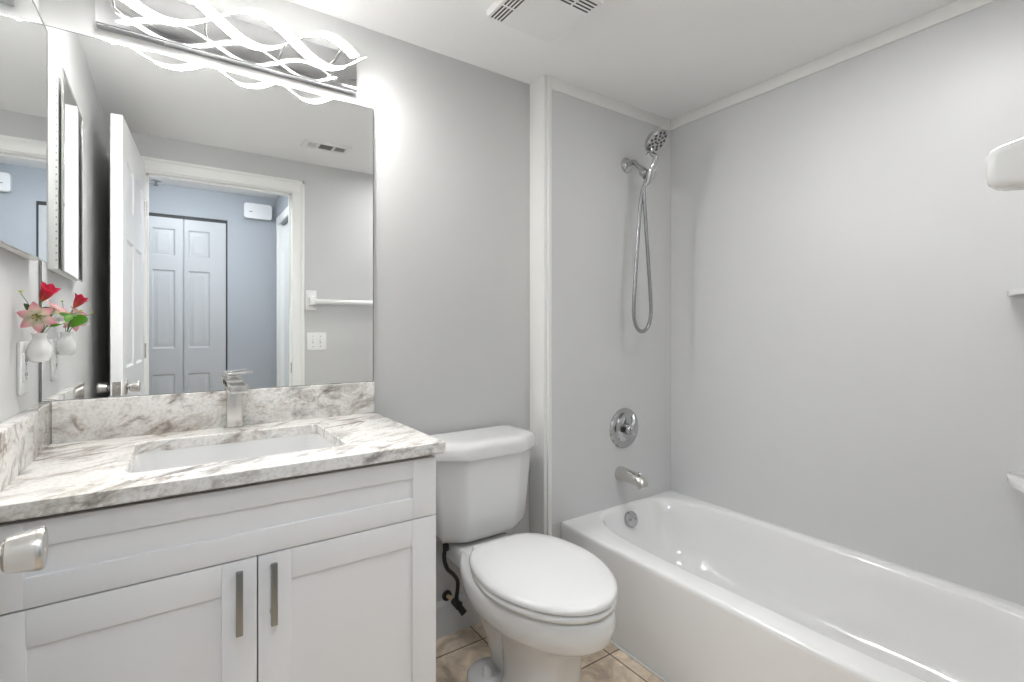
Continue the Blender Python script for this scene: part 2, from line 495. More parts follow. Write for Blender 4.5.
# closet bifold door in the hall
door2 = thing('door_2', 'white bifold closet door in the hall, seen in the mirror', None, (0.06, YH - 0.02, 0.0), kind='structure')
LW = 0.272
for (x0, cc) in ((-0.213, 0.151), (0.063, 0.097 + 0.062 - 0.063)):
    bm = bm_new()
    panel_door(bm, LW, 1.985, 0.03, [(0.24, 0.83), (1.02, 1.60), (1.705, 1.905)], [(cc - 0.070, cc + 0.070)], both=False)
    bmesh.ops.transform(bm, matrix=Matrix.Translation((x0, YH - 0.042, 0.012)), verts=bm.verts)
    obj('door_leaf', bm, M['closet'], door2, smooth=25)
bm = bm_new()
add_box(bm, BX0, BX0 + 0.008, YH - 0.045, YH - 0.010, 0, BZ)
add_box(bm, BX1 - 0.008, BX1, YH - 0.045, YH - 0.010, 0, BZ)
add_box(bm, BX0, BX1, YH - 0.045, YH - 0.012, BZ - 0.021, BZ)
obj('track', bm, M['dark'], door2)['label'] = 'dark gap and track around the bifold'

# hall items
t = thing('wall_box', 'white rounded plastic box high on the blue grey hall wall', 'wall box', (0.553, YH, 2.05))
bm = bm_new(); prism(bm, rrect(0.455, 0.652, 2.052, 2.170, 0.015), 'y', YH, YH + 0.045, bev=0.006)
obj('housing', bm, M['whiteplastic'], t)
bm = bm_new(); prism(bm, rrect(0.490, 0.512, 2.100, 2.106, 0.003), 'y', YH + 0.044, YH + 0.0462)
obj('indicator', bm, M['grille'], t)
t = thing('sprinkler_head', 'small sprinkler head on the hall ceiling, seen in the mirror', 'sprinkler', (-0.106, -0.93, ZC))
bm = bm_new(); add_lathe(bm, [(0, 0), (0.030, 0), (0.030, 0.004), (0.012, 0.008), (0, 0.008)], (-0.106, -0.93, ZC), (0, 0, -1), 24)
obj('escutcheon', bm, M['chrome'], t)
bm = bm_new()
add_tube(bm, [(-0.106, -0.93, ZC - 0.006), (-0.106, -0.93, ZC - 0.030)], 0.006)
add_lathe(bm, [(0, 0.030), (0.014, 0.030), (0.014, 0.033), (0, 0.033)], (-0.106, -0.93, ZC), (0, 0, -1), 16)
obj('deflector', bm, M['grille'], t)
def fill_lamp(label, x, y, mat, k=1.0):
    t = thing('fill_lamp', label, 'fill lamp', (x, y, ZC))
    bm = bm_new(); add_lathe(bm, [(0, 0), (0.15 * k, 0), (0.15 * k, 0.018), (0, 0.018)], (x, y, ZC), (0, 0, -1), 32)
    obj('fill_lamp_base', bm, M['whiteplastic'], t)
    bm = bm_new(); add_lathe(bm, [(0, 0.016), (0.14 * k, 0.018), (0.135 * k, 0.04), (0.11 * k, 0.062), (0.06 * k, 0.074), (0, 0.077)], (x, y, ZC), (0, 0, -1), 32)
    obj('fill_lamp_glow', bm, mat, t)
fill_lamp('added round fill lamp on the hall ceiling, out of view', 0.05, -0.25, M['hallfill'])  # added fill, lights the cabinet front through the doorway
t = thing('fill_lamp', 'added flat round fill lamp on the bathroom ceiling, out of view', 'fill lamp', (1.37, 0.52, ZC))  # added fill, lifts tub and floor that the vanity light leaves dim
bm = bm_new(); add_lathe(bm, [(0, 0), (0.178, 0), (0.178, 0.016), (0.172, 0.022), (0.165, 0.022), (0.165, 0.014), (0, 0.014)], (1.37, 0.52, ZC), (0, 0, -1), 40)
obj('fill_lamp_base', bm, M['whiteplastic'], t)
bm = bm_new(); add_lathe(bm, [(0, 0.013), (0.1645, 0.013), (0.1645, 0.0195), (0, 0.0200)], (1.37, 0.52, ZC), (0, 0, -1), 40)
obj('fill_lamp_glow', bm, M['bathfill'], t)


# ------------------------------------------------------------------ bathtub
TX0, TX1, TY0, TY1, TZ = 1.36, XR - 0.004, YF + 0.004, YS - 0.004, 0.357
t_tub = thing('bathtub', 'white enamel alcove bathtub with plain front apron', 'bathtub', ((TX0 + TX1) / 2, (TY0 + TY1) / 2, 0))
def tub_mesh():
    bm = bm_new()
    cx, cy = 1.752, 0.865
    def inner(th, a, b, n, ox=0, oy=0):
        c, s = math.cos(th), math.sin(th)
        k = (abs(c / a) ** n + abs(s / b) ** n) ** (-1 / n)
        return cx + ox + c * k, cy + oy + s * k
    N = 144
    angs = [2 * PI * k / N for k in range(N)]
    for (x, y) in ((TX0, TY0), (TX1, TY0), (TX0, TY1), (TX1, TY1)):
        a = math.atan2(y - cy, x - cx) % (2 * PI)
        i = min(range(len(angs)), key=lambda q: abs(angs[q] - a))
        angs[i] = a
    def outer(th, d):
        c, s = math.cos(th), math.sin(th)
        ks = []
        if c > 1e-9: ks.append((TX1 - cx) / c)
        if c < -1e-9: ks.append((TX0 - cx) / c)
        if s > 1e-9: ks.append((TY1 - cy) / s)
        if s < -1e-9: ks.append((TY0 - cy) / s)
        k = min(ks)
        x, y = cx + c * k, cy + s * k
        return max(x, TX0 + d), min(max(y, TY0), TY1)
    rings = []
    def R(f, z): rings.append([V((*f(a), z)) for a in angs])
    R(lambda a: outer(a, 0.003), 0.0)
    R(lambda a: outer(a, 0.004), 0.020)
    R(lambda a: outer(a, 0.002), 0.30)
    R(lambda a: outer(a, 0.0), 0.335)
    R(lambda a: outer(a, 0.001), 0.347)
    R(lambda a: outer(a, 0.005), 0.354)
    R(lambda a: outer(a, 0.013), 0.357)
    A, B, n = 0.304, 0.744, 4.0
    R(lambda a: inner(a, A + 0.012, B + 0.010, n), 0.3575)
    R(lambda a: inner(a, A + 0.004, B + 0.003, n), 0.356)
    R(lambda a: inner(a, A - 0.004, B - 0.004, n), 0.351)
    R(lambda a: inner(a, A - 0.010, B - 0.012, n), 0.342)
    R(lambda a: inner(a, A - 0.020, B - 0.035, n, 0, -0.003), 0.28)
    R(lambda a: inner(a, A - 0.038, B - 0.085, n, 0, -0.006), 0.16)
    R(lambda a: inner(a, A - 0.055, B - 0.120, 3.6, 0, -0.006), 0.10)
    R(lambda a: inner(a, A - 0.085, B - 0.165, 3.2, 0, -0.006), 0.066)
    R(lambda a: inner(a, A - 0.14, B - 0.24, 2.4, 0, -0.006), 0.055)
    ring_loft(bm, rings, True, True)
    return bm
obj('tub_shell', tub_mesh(), M['tub'], t_tub, smooth=60)
# overflow plate on the sloping end
ov = V((1.738, 1.566, 0.303)); on = V((0, -0.92, 0.30)).normalized()
bm = bm_new()
add_lathe(bm, [(0, -0.01), (0.036, -0.01), (0.036, 0.004), (0.033, 0.008), (0.015, 0.010), (0, 0.010)], ov, on, 32)
for s in (-1, 1):
    add_lathe(bm, [(0, 0.008), (0.0045, 0.008), (0.0045, 0.0115), (0, 0.012)], ov + V((0.016 * s, 0, 0)), on, 10, mi=1)
obj('overflow_plate', bm, [M['chrome'], M['grille']], t_tub)['label'] = 'round chrome overflow plate'
bm = bm_new(); add_lathe(bm, [(0, 0), (0.035, 0), (0.033, 0.004), (0.02, 0.005), (0, 0.003)], (1.73, 1.28, 0.054), (0, 0, 1), 24)
obj('drain', bm, M['chrome'], t_tub)

# ------------------------------------------------------------------ tub / shower fittings
YP = YS - 0.004
t = thing('tub_spout', 'chrome tub spout with a diverter knob above the bathtub', 'tub spout', (1.715, YP, 0.505))
bm = bm_new()
pts = spline([(1.715, YP, 0.507), (1.715, YP - 0.05, 0.507), (1.715, YP - 0.10, 0.503), (1.715, YP - 0.128, 0.494), (1.715, YP - 0.142, 0.474)], 6)
n_ = len(pts)
add_tube(bm, pts, [0.033 - 0.011 * (i / (n_ - 1)) for i in range(n_)], 24)
obj('spout_body', bm, M['nickel'], t, smooth=50)
bm = bm_new(); add_tube(bm, [(1.715, YP - 0.118, 0.515), (1.715, YP - 0.119, 0.531)], 0.004, 12)
add_lathe(bm, [(0, 0), (0.008, 0.0), (0.009, 0.004), (0.006, 0.008), (0, 0.009)], (1.715, YP - 0.119, 0.529), (0, 0, 1), 16)
obj('diverter_knob', bm, M['chrome'], t)

t = thing('shower_valve', 'round chrome shower valve plate with lever on the shower panel', 'shower valve', (1.743, YP, 0.713))
vc = V((1.743, YP, 0.713))
bm = bm_new()
add_lathe(bm, [(0, 0), (0.094, 0), (0.094, 0.004), (0.088, 0.011), (0.076, 0.013), (0.066, 0.010), (0.062, 0.010), (0.055, 0.016), (0.03, 0.020), (0, 0.020)], vc, (0, -1, 0), 48)
obj('escutcheon', bm, M['chrome'], t)
bm = bm_new()
add_lathe(bm, [(0, 0.018), (0.026, 0.018), (0.024, 0.050), (0.020, 0.056), (0, 0.058)], vc, (0, -1, 0), 32)
obj('valve_stem', bm, M['chrome'], t)
bm = bm_new()
# short lever arm, curving up and right from the hub
pts = spline([vc + V((0.0, -0.050, 0.0)), vc + V((0.006, -0.054, 0.020)), vc + V((0.012, -0.052, 0.042)), vc + V((0.014, -0.044, 0.066))], 6)
add_tube(bm, pts, [0.016 - 0.004 * i / (len(pts) - 1) for i in range(len(pts))], 16)
add_lathe(bm, [(0, 0.044), (0.021, 0.044), (0.021, 0.060), (0.015, 0.066), (0, 0.067)], vc, (0, -1, 0), 28)
obj('lever_handle', bm, M['chrome'], t)
bm = bm_new()
add_tube(bm, [vc + V((-0.030, -0.024, -0.010)), vc + V((-0.030, -0.024, 0.014))], 0.010, 12)
obj('limit_stop', bm, M['black'], t)['label'] = 'dark stop beside the valve hub'

t = thing('hand_shower', 'chrome hand shower on an arm bracket with a looped hose', 'hand shower', (1.755, YP, 1.948))
fc = V((1.760, YP, 1.948))
bm = bm_new(); add_lathe(bm, [(0, 0), (0.036, 0), (0.036, 0.004), (0.028, 0.014), (0.016, 0.022), (0, 0.022)], fc, (0, -1, 0), 32)
obj('flange', bm, M['chrome'], t)
br = V((1.744, 1.492, 1.868))
bm = bm_new(); add_tube(bm, spline([fc + V((0, -0.010, 0)), fc + V((0, -0.045, 0.004)), fc + V((-0.006, -0.085, -0.030)), br + V((0, 0.012, 0.020))], 8), 0.0115, 16)
obj('shower_arm', bm, M['chrome'], t)
bm = bm_new()
ad = (br - (fc + V((-0.006, -0.085, -0.030)))).normalized()
add_lathe(bm, [(0, -0.044), (0.0150, -0.044), (0.0150, -0.030), (0.019, -0.026), (0.021, -0.014), (0.018, -0.002), (0.014, 0.002), (0.017, 0.006), (0.017, 0.016), (0.0, 0.017)], br + V((0, 0.0, 0.004)), ad, 24)
hb = br + V((0.004, -0.028, -0.006))
hd = V((0.004, -0.36, 0.93)).normalized()
add_lathe(bm, [(0, -0.018), (0.018, -0.018), (0.020, 0.0), (0.020, 0.022), (0.0, 0.022)], hb, hd, 24)
obj('bracket', bm, M['chrome'], t)
# handle: tapered, from bracket up to the head
hc = V((1.742, 1.432, 2.006))       # centre of the spray head
bm = bm_new()
pts = spline([hb - hd * 0.035, hb + hd * 0.02, hb + hd * 0.075, hc + V((0, 0.022, -0.050)), hc + V((0, 0.026, -0.012))], 6)
rr = []
for i in range(len(pts)):
    u = i / (len(pts) - 1)
    rr.append(0.0105 + 0.002 * math.sin(PI * min(1, u * 1.3)) + (0.004 * max(0, u - 0.75) * 4))
add_tube(bm, pts, rr, 18)
obj('shower_handle', bm, M['chrome'], t)
hn = V((0.16, -0.66, -0.74)).normalized()
bm = bm_new()
add_lathe(bm, [(0, -0.030), (0.020, -0.029), (0.038, -0.022), (0.052, -0.008), (0.0575, 0.004), (0.0585, 0.010), (0.056, 0.013), (0.052, 0.0115), (0, 0.0115)], hc, hn, 40)
hl = obj('spray_head', bm, M['chrome'], t)
bm = bm_new()
add_lathe(bm, [(0, 0.0115), (0.051, 0.0115), (0.050, 0.0135), (0, 0.0140)], hc, hn, 40, mi=0)
ref = V((0, 0, 1)); a_ = (ref - hn * ref.dot(hn)).normalized(); b_ = hn.cross(a_)
for (R_, cnt, rad) in ((0.043, 11, 0.0068), (0.027, 7, 0.0062), (0.010, 3, 0.0060)):
    for k in range(cnt):
        th = 2 * PI * (k + 0.5 * (cnt % 3)) / cnt
        add_lathe(bm, [(0, 0.0125), (rad, 0.0125), (rad * 0.8, 0.0160), (0, 0.0160)], hc + (a_ * math.cos(th) + b_ * math.sin(th)) * R_, hn, 8, mi=1)
o = obj('spray_face', bm, [M['chrome'], M['dark']], t); o['label'] = 'spray face with dark rubber nozzles'
bm = bm_new(); p = hc - a_ * 0.056 + hn * 0.006
add_tube(bm, [p, p - a_ * 0.014 + hn * 0.004], 0.004, 10)
obj('spray_lever', bm, M['chrome'], t)
bm = bm_new()
hose = spline([hb - hd * 0.030, V((1.736, 1.500, 1.80)), V((1.727, 1.512, 1.66)), V((1.712, 1.515, 1.47)), V((1.697, 1.515, 1.31)), V((1.697, 1.515, 1.235)),
               V((1.714, 1.513, 1.185)), V((1.748, 1.510, 1.167)), V((1.783, 1.508, 1.190)), V((1.799, 1.506, 1.245)), V((1.796, 1.505, 1.33)),
               V((1.777, 1.503, 1.50)), V((1.755, 1.500, 1.68)), V((1.741, 1.495, 1.80)), br + V((0.0, -0.008, -0.016))], 8)
rr = [0.0082 + (0.0006 if i % 2 else 0) for i in range(len(hose))]
add_tube(bm, hose, rr, 12)
obj('shower_hose', bm, M['hose'], t, smooth=80)

# corner shelves at the foot end of the tub
def corner_shelf(z, rad, th, label, lip=0.0):
    t = thing('corner_shelf', label, 'corner shelf', (XR - 0.004, YF + 0.004, z), group=None)
    x0, y0 = XR - 0.004, YF + 0.004
    bm = bm_new()
    poly = [(x0, y0)] + [(x0 - rad * math.sin(a * PI / 2 / 20), y0 + rad * math.cos(a * PI / 2 / 20)) for a in range(21)]
    prism(bm, poly, 'z', z, z + th, bev=0.003)
    obj('shelf_board', bm, M['ceramic'], t)
    return t
corner_shelf(1.277, 0.292, 0.014, 'upper thin white corner shelf on the tub wall at the right edge')
corner_shelf(0.735, 0.292, 0.014, 'lower thin white corner shelf at the right edge, nearer the tub')
# ------------------------------------------------------------------ toilet
TCX = 0.938
t_toi = thing('toilet', 'white two piece toilet with lid closed between vanity and tub', 'toilet', (TCX, 1.35, 0))
def egg(yb, yf, hw, wide_at=0.50, back_w=0.62, n=64, pf=2.0, pb=2.6):
    """outline: yf = front tip (small y), yb = back; hw = max half width at wide_at fraction from the back; back_w = back width ratio"""
    yw = yb + (yf - yb) * wide_at
    pts = []
    for k in range(n):
        th = 2 * PI * k / n
        c, s = math.cos(th), math.sin(th)       # s>0 : front
        if s >= 0:
            x = hw * math.copysign(abs(c) ** (2 / pf), c); y = yw + (yf - yw) * abs(s) ** (2 / pf)
        else:
            x = hw * math.copysign(abs(c) ** (2 / pb), c); y = yw + (yb - yw) * abs(s) ** (2 / pb)
            q = (y - yw) / (yb - yw)
            x *= 1 - (1 - back_w) * q ** 1.6
        pts.append((TCX + x, y))
    return pts
def ring_at(pts, z): return [V((x, y, z)) for x, y in pts]
bm = bm_new()
rings = [
    ring_at(egg(1.40, 1.072, 0.108, 0.5, 0.62, pf=2.6), 0.0),
    ring_at(egg(1.40, 1.072, 0.108, 0.5, 0.62, pf=2.6), 0.012),
    ring_at(egg(1.39, 1.085, 0.102, 0.55, 0.50, pf=2.6), 0.035),
    ring_at(egg(1.39, 1.090, 0.099, 0.58, 0.46, pf=2.6), 0.09),
    ring_at(egg(1.41, 1.080, 0.100, 0.62, 0.50, pf=2.5), 0.17),
    ring_at(egg(1.47, 1.064, 0.104, 0.66, 0.62, pf=2.4), 0.250),
    ring_at(egg(1.49, 1.045, 0.118, 0.58, 0.66, pf=2.2), 0.280),
    ring_at(egg(1.52, 0.998, 0.150, 0.50, 0.66), 0.298),
    ring_at(egg(1.54, 0.966, 0.174, 0.48, 0.66, pf=1.96), 0.310),
    ring_at(egg(1.56, 0.948, 0.188, 0.46, 0.66, pf=1.94), 0.330),
    ring_at(egg(1.58, 0.942, 0.194, 0.46, 0.66, pf=1.94), 0.363),
    ring_at(egg(1.59, 0.945, 0.192, 0.46, 0.66, pf=1.94), 0.390),
    ring_at(egg(1.59, 0.951, 0.187, 0.46, 0.66, pf=1.94), 0.400),
    ring_at(egg(1.59, 0.963, 0.176, 0.46, 0.66, pf=1.94), 0.404),
]
ring_loft(bm, rings, True, True)
obj('bowl', bm, M['porcelain'], t_toi, smooth=60)
# trapway body behind the front column
bm = bm_new()
rings = []
for (z, cy_, a_, b_) in ((0.0, 1.40, 0.036, 0.08), (0.04, 1.40, 0.040, 0.085), (0.10, 1.385, 0.060, 0.105), (0.16, 1.375, 0.082, 0.13), (0.22, 1.37, 0.103, 0.16), (0.28, 1.37, 0.110, 0.18), (0.33, 1.38, 0.112, 0.19)):
    rings.append([V((TCX + a_ * math.cos(2 * PI * k / 40), cy_ + b_ * math.sin(2 * PI * k / 40), z)) for k in range(40)])
ring_loft(bm, rings)
obj('trapway', bm, M['porcelain'], t_toi, smooth=60)
# wide foot flange
bm = bm_new()
for s in (-1, 1):
    add_lathe(bm, [(0, 0), (0.078, 0), (0.078, 0.016), (0.070, 0.026), (0.03, 0.034), (0, 0.034)], (TCX + s * 0.056, 1.420, 0), (0, 0, 1), 36)
obj('foot', bm, M['porcelain'], t_toi, smooth=60)
for s in (-1, 1):
    bm = bm_new(); add_lathe(bm, [(0, 0.025), (0.017, 0.025), (0.016, 0.050), (0.012, 0.060), (0, 0.063)], (TCX + s * 0.080, 1.398, 0), (0, 0, 1), 24)
    obj('bolt_cap', bm, M['plastic'], t_toi, smooth=50)
# seat ring and lid
bm = bm_new()
S = lambda d: egg(1.445, 0.944 + d, 0.195 - d, 0.44, 0.74, pf=1.92, pb=4.0)
ring_loft(bm, [ring_at(S(0.012), 0.407), ring_at(S(0.002), 0.410), ring_at(S(0.0), 0.417), ring_at(S(0.003), 0.425), ring_at(S(0.014), 0.428)], True, True)
obj('seat', bm, M['plastic'], t_toi, smooth=60)
bm = bm_new()
S = lambda d: egg(1.450 - d * 0.5, 0.942 + d, 0.197 - d, 0.44, 0.74, pf=1.92, pb=4.2)
ring_loft(bm, [ring_at(S(0.010), 0.4305), ring_at(S(0.001), 0.433), ring_at(S(0.0), 0.440), ring_at(S(0.004), 0.447), ring_at(S(0.014), 0.451), ring_at(S(0.05), 0.453), ring_at(S(0.12), 0.454)], True, True)
obj('seat_lid', bm, M['plastic'], t_toi, smooth=60)
for s in (-1, 1):
    bm = bm_new(); add_box(bm, TCX + s * 0.075 - 0.022, TCX + s * 0.075 + 0.022, 1.430, 1.475, 0.402, 0.438, bev=0.008, seg=3)
    obj('seat_hinge', bm, M['plastic'], t_toi)
# tank: octagonal plan, tapering downwards
def tank_plan(hw, yf, yb, ch, r=0.012):
    base = [(-hw, yb), (-hw, yf + ch * 0.62), (-hw + ch, yf), (hw - ch, yf), (hw, yf + ch * 0.62), (hw, yb)]
    out = []
    n = len(base)
    for i in range(n):
        p0, p1, p2 = V(base[i - 1]), V(base[i]), V(base[(i + 1) % n])
        d0 = (p0 - p1).normalized(); d2 = (p2 - p1).normalized()
        for k in range(5):
            u = k / 4
            a = p1 + d0 * r * (1 - u) ; b = p1 + d2 * r * u
            q = (p1 + d0 * r) * (1 - u) ** 2 + p1 * 2 * u * (1 - u) + (p1 + d2 * r) * u * u
            out.append((TCX + 0.014 + q.x, q.y))
    return out
bm = bm_new()
rings = []
for (z, hw, yf, ch) in ((0.408, 0.130, 1.60, 0.05), (0.412, 0.150, 1.565, 0.06), (0.425, 0.170, 1.530, 0.075), (0.450, 0.180, 1.516, 0.08), (0.55, 0.190, 1.508, 0.085), (0.745, 0.207, 1.498, 0.092)):
    rings.append(ring_at(tank_plan(hw, yf, 1.69, ch), z))
ring_loft(bm, rings, True, True)
obj('tank', bm, M['porcelain'], t_toi, smooth=40)
bm = bm_new()
rings = []
for (z, d) in ((0.724, -0.004), (0.725, 0.004), (0.730, 0.006), (0.760, 0.004), (0.771, 0.0), (0.778, -0.010), (0.7815, -0.030), (0.782, -0.06)):
    rings.append(ring_at(tank_plan(0.216 + d, 1.486 - d, 1.700, 0.095, 0.02), z))
ring_loft(bm, rings, True, True)
obj('tank_lid', bm, M['porcelain'], t_toi, smooth=60)
bm = bm_new()
add_box(bm, TCX - 0.115, TCX + 0.115, 1.46, 1.68, 0.33, 0.406, bev=0.02, seg=4)
obj('tank_shelf', bm, M['porcelain'], t_toi, smooth=60)
bm = bm_new()
add_box(bm, TCX - 0.07, TCX + 0.07, 1.59, 1.68, 0.403, 0.412)
obj('tank_gasket', bm, M['black'], t_toi)

t = thing('water_supply', 'black toilet supply hose with a small shutoff valve', 'water supply', (0.868, YB, 0.15))
bm = bm_new(); add_lathe(bm, [(0, 0.010), (0.020, 0.010), (0.019, 0.016), (0.010, 0.018), (0, 0.018)], (0.866, YB, 0.155), (0, -1, 0), 24)
obj('wall_flange', bm, M['black'], t)
bm = bm_new(); add_tube(bm, [(0.866, YB - 0.012, 0.155), (0.876, YB - 0.055, 0.150)], 0.008, 16)
obj('pipe', bm, M['brass'], t)['label'] = 'short brass coloured pipe'
bm = bm_new()
add_tube(bm, [(0.875, YB - 0.050, 0.150), (0.882, YB - 0.082, 0.142)], [0.013, 0.016], 16)
add_tube(bm, [(0.879, YB - 0.066, 0.146), (0.879, YB - 0.066, 0.176)], 0.008, 12)
add_tube(bm, [(0.880, YB - 0.078, 0.144), (0.894, YB - 0.100, 0.118)], [0.012, 0.013], 14)
obj('shutoff_valve', bm, M['black'], t)
bm = bm_new()
hz = spline([(0.806, 1.600, 0.400), (0.800, 1.600, 0.36), (0.815, 1.606, 0.315), (0.850, 1.625, 0.275), (0.878, 1.645, 0.235), (0.882, 1.652, 0.20), (0.879, YB - 0.066, 0.17)], 8)
add_tube(bm, hz, 0.0075, 14)
add_lathe(bm, [(0, 0), (0.012, 0), (0.012, 0.02), (0, 0.02)], (0.806, 1.600, 0.385), (0, 0, 1), 8)
obj('hose', bm, M['black'], t, smooth=60)

# ------------------------------------------------------------------ vanity cabinet
CX0, CX1, CYF = XL + 0.004, 0.571, 1.187      # door faces at CYF
t_van = thing('vanity_cabinet', 'white shaker vanity cabinet with two doors under the stone top', 'vanity cabinet', ((CX0 + CX1) / 2, 1.45, 0))
bm = bm_new()
CB = CYF + 0.020
add_box(bm, CX0, CX0 + 0.018, CB, YB - 0.003, 0.0, 0.855)
add_box(bm, CX1 - 0.018, CX1, CB, YB - 0.003, 0.0, 0.855)
add_box(bm, CX0 + 0.018, CX1 - 0.018, CB, YB - 0.003, 0.09, 0.108)
add_box(bm, CX0 + 0.018, CX1 - 0.018, YB - 0.012, YB - 0.003, 0.108, 0.855)
add_box(bm, CX0 + 0.018, CX1 - 0.018, CB, CB + 0.018, 0.83, 0.855)
add_box(bm, CX0 + 0.018, CX1 - 0.018, CB + 0.06, CB + 0.075, 0.0, 0.09)
obj('body', bm, M['cab'], t_van)
bm = bm_new(); add_box(bm, CX0 + 0.003, CX1 - 0.004, CYF + 0.0192, CYF + 0.0198, 0.097, 0.8565)  # dark sheet, puts the shade of the seams into colour
obj('gap_shade_sheet', bm, M['gapdark'], t_van)['label'] = 'dark sheet painting the shade in the gaps behind the fronts'
def shaker(bm, x0, x1, z0, z1, st, rt, rb, dep=0.007, th=0.019):
    add_box(bm, x0 + st - 0.002, x1 - st + 0.002, CYF + dep, CYF + th, z0 + rb - 0.002, z1 - rt + 0.002)
    add_box(bm, x0, x0 + st, CYF, CYF + th, z0, z1, bev=0.0012)
    add_box(bm, x1 - st, x1, CYF, CYF + th, z0, z1, bev=0.0012)
    add_box(bm, x0 + st, x1 - st, CYF, CYF + th, z1 - rt, z1, bev=0.0012)
    add_box(bm, x0 + st, x1 - st, CYF, CYF + th, z0, z0 + rb, bev=0.0012)
bm = bm_new(); shaker(bm, CX0 + 0.001, CX1 - 0.001, 0.6935, 0.8445, 0.064, 0.046, 0.053)
obj('drawer_front', bm, M['cab'], t_van)
XM = 0.149
def handle(x, parent):
    bm = bm_new()
    add_box(bm, x - 0.0065, x + 0.0065, CYF - 0.034, CYF - 0.024, 0.548, 0.680, bev=0.0015)
    for z in (0.566, 0.662):
        add_box(bm, x - 0.004, x + 0.004, CYF - 0.026, CYF + 0.001, z - 0.004, z + 0.004)
    obj('handle', bm, M['darknickel'], parent)['label'] = 'dark nickel bar handle'
bm = bm_new(); shaker(bm, CX0 + 0.001, XM - 0.0013, 0.10, 0.6905, 0.066, 0.066, 0.066)
dl = obj('door', bm, M['cab'], t_van); handle(0.1115, dl)
bm = bm_new(); shaker(bm, XM + 0.0013, CX1 - 0.001, 0.10, 0.6905, 0.066, 0.066, 0.066)
dr = obj('door', bm, M['cab'], t_van); handle(0.177, dr)

# countertop with undermount cut-out
KX0, KX1, KYF, KZ0, KZ1 = XL + 0.001, 0.584, 1.160, 0.857, 0.887
SX0, SX1, SY0, SY1 = -0.080, 0.366, 1.270, 1.606
t_top = thing('countertop', 'grey veined white stone countertop with backsplashes on the vanity', 'countertop', ((KX0 + KX1) / 2, 1.44, KZ0))
def slab_with_hole():
    bm = bm_new()
    hole = rrect(SX0, SX1, SY0, SY1, 0.03, 8)
    cx, cy = (SX0 + SX1) / 2, (SY0 + SY1) / 2
    x0, x1, y0, y1 = KX0, KX1, KYF, YB - 0.001
    def outp(px, py, d=0.0):
        # project radially onto the outer rectangle
        dx, dy = px - cx, py - cy
        ks = []
        if dx > 1e-9: ks.append((x1 - cx) / dx)
        if dx < -1e-9: ks.append((x0 - cx) / dx)
        if dy > 1e-9: ks.append((y1 - cy) / dy)
        if dy < -1e-9: ks.append((y0 - cy) / dy)
        k = min(ks)
        return cx + dx * k, cy + dy * k
    # add the directions of the four outer corners to the hole outline
    out = [outp(*p) for p in hole]
    for c in ((x0, y0), (x1, y0), (x1, y1), (x0, y1)):
        i = min(range(len(out)), key=lambda q: (out[q][0] - c[0]) ** 2 + (out[q][1] - c[1]) ** 2)
        out[i] = c
    e = 0.004
    def ins(p, d): return (min(p[0], x1 - d), max(p[1], y0 + d))
    rings = [[V((*p, KZ0)) for p in hole],
             [V((*ins(p, e), KZ0)) for p in out], [V((*p, KZ0 + e)) for p in out], [V((*p, KZ1 - e)) for p in out],
             [V((*ins(p, e * 0.3), KZ1 - e * 0.3)) for p in out], [V((*ins(p, e), KZ1)) for p in out],
             [V((*p, KZ1)) for p in rrect(SX0 - 0.003, SX1 + 0.003, SY0 - 0.003, SY1 + 0.003, 0.033, 8)], [V((*p, KZ1 - 0.003)) for p in hole]]
    ring_loft(bm, rings, closed=True)
    return bm
obj('slab', slab_with_hole(), M['stone'], t_top)
bm = bm_new(); add_box(bm, XL + 0.027, 0.580, YB - 0.021, YB - 0.001, KZ1, 0.995, bev=0.002)
obj('backsplash', bm, M['stone'], t_top)
bm = bm_new(); add_box(bm, XL + 0.001, XL + 0.027, KYF + 0.004, YB - 0.001, KZ1, 0.995, bev=0.002)
obj('side_splash', bm, M['stone'], t_top)

t_sink = thing('sink', 'white rectangular undermount basin set into the stone countertop', 'sink', ((SX0 + SX1) / 2, (SY0 + SY1) / 2, 0.70))
bm = bm_new()
rings = []
for (d, z) in ((-0.018, 0.846), (-0.018, 0.857), (-0.001, 0.857), (0.001, 0.850), (0.012, 0.78), (0.022, 0.735), (0.045, 0.722), (0.11, 0.716)):
    rings.append([V((*p, z)) for p in rrect(SX0 + d, SX1 - d, SY0 + d, SY1 - d, 0.034, 8)])
ring_loft(bm, rings, False, True)
rings = []
for (d, z) in ((-0.018, 0.846), (-0.010, 0.78), (0.010, 0.72), (0.05, 0.706)):
    rings.append([V((*p, z)) for p in rrect(SX0 + d, SX1 - d, SY0 + d, SY1 - d, 0.034, 8)])
ring_loft(bm, rings, False, True)
obj('basin', bm, M['porcelain'], t_sink, smooth=50)
bm = bm_new(); add_lathe(bm, [(0, 0), (0.024, 0), (0.022, 0.004), (0.012, 0.005), (0, 0.003)], (0.143, 1.46, 0.7155), (0, 0, 1), 24)
obj('drain', bm, M['chrome'], t_sink)

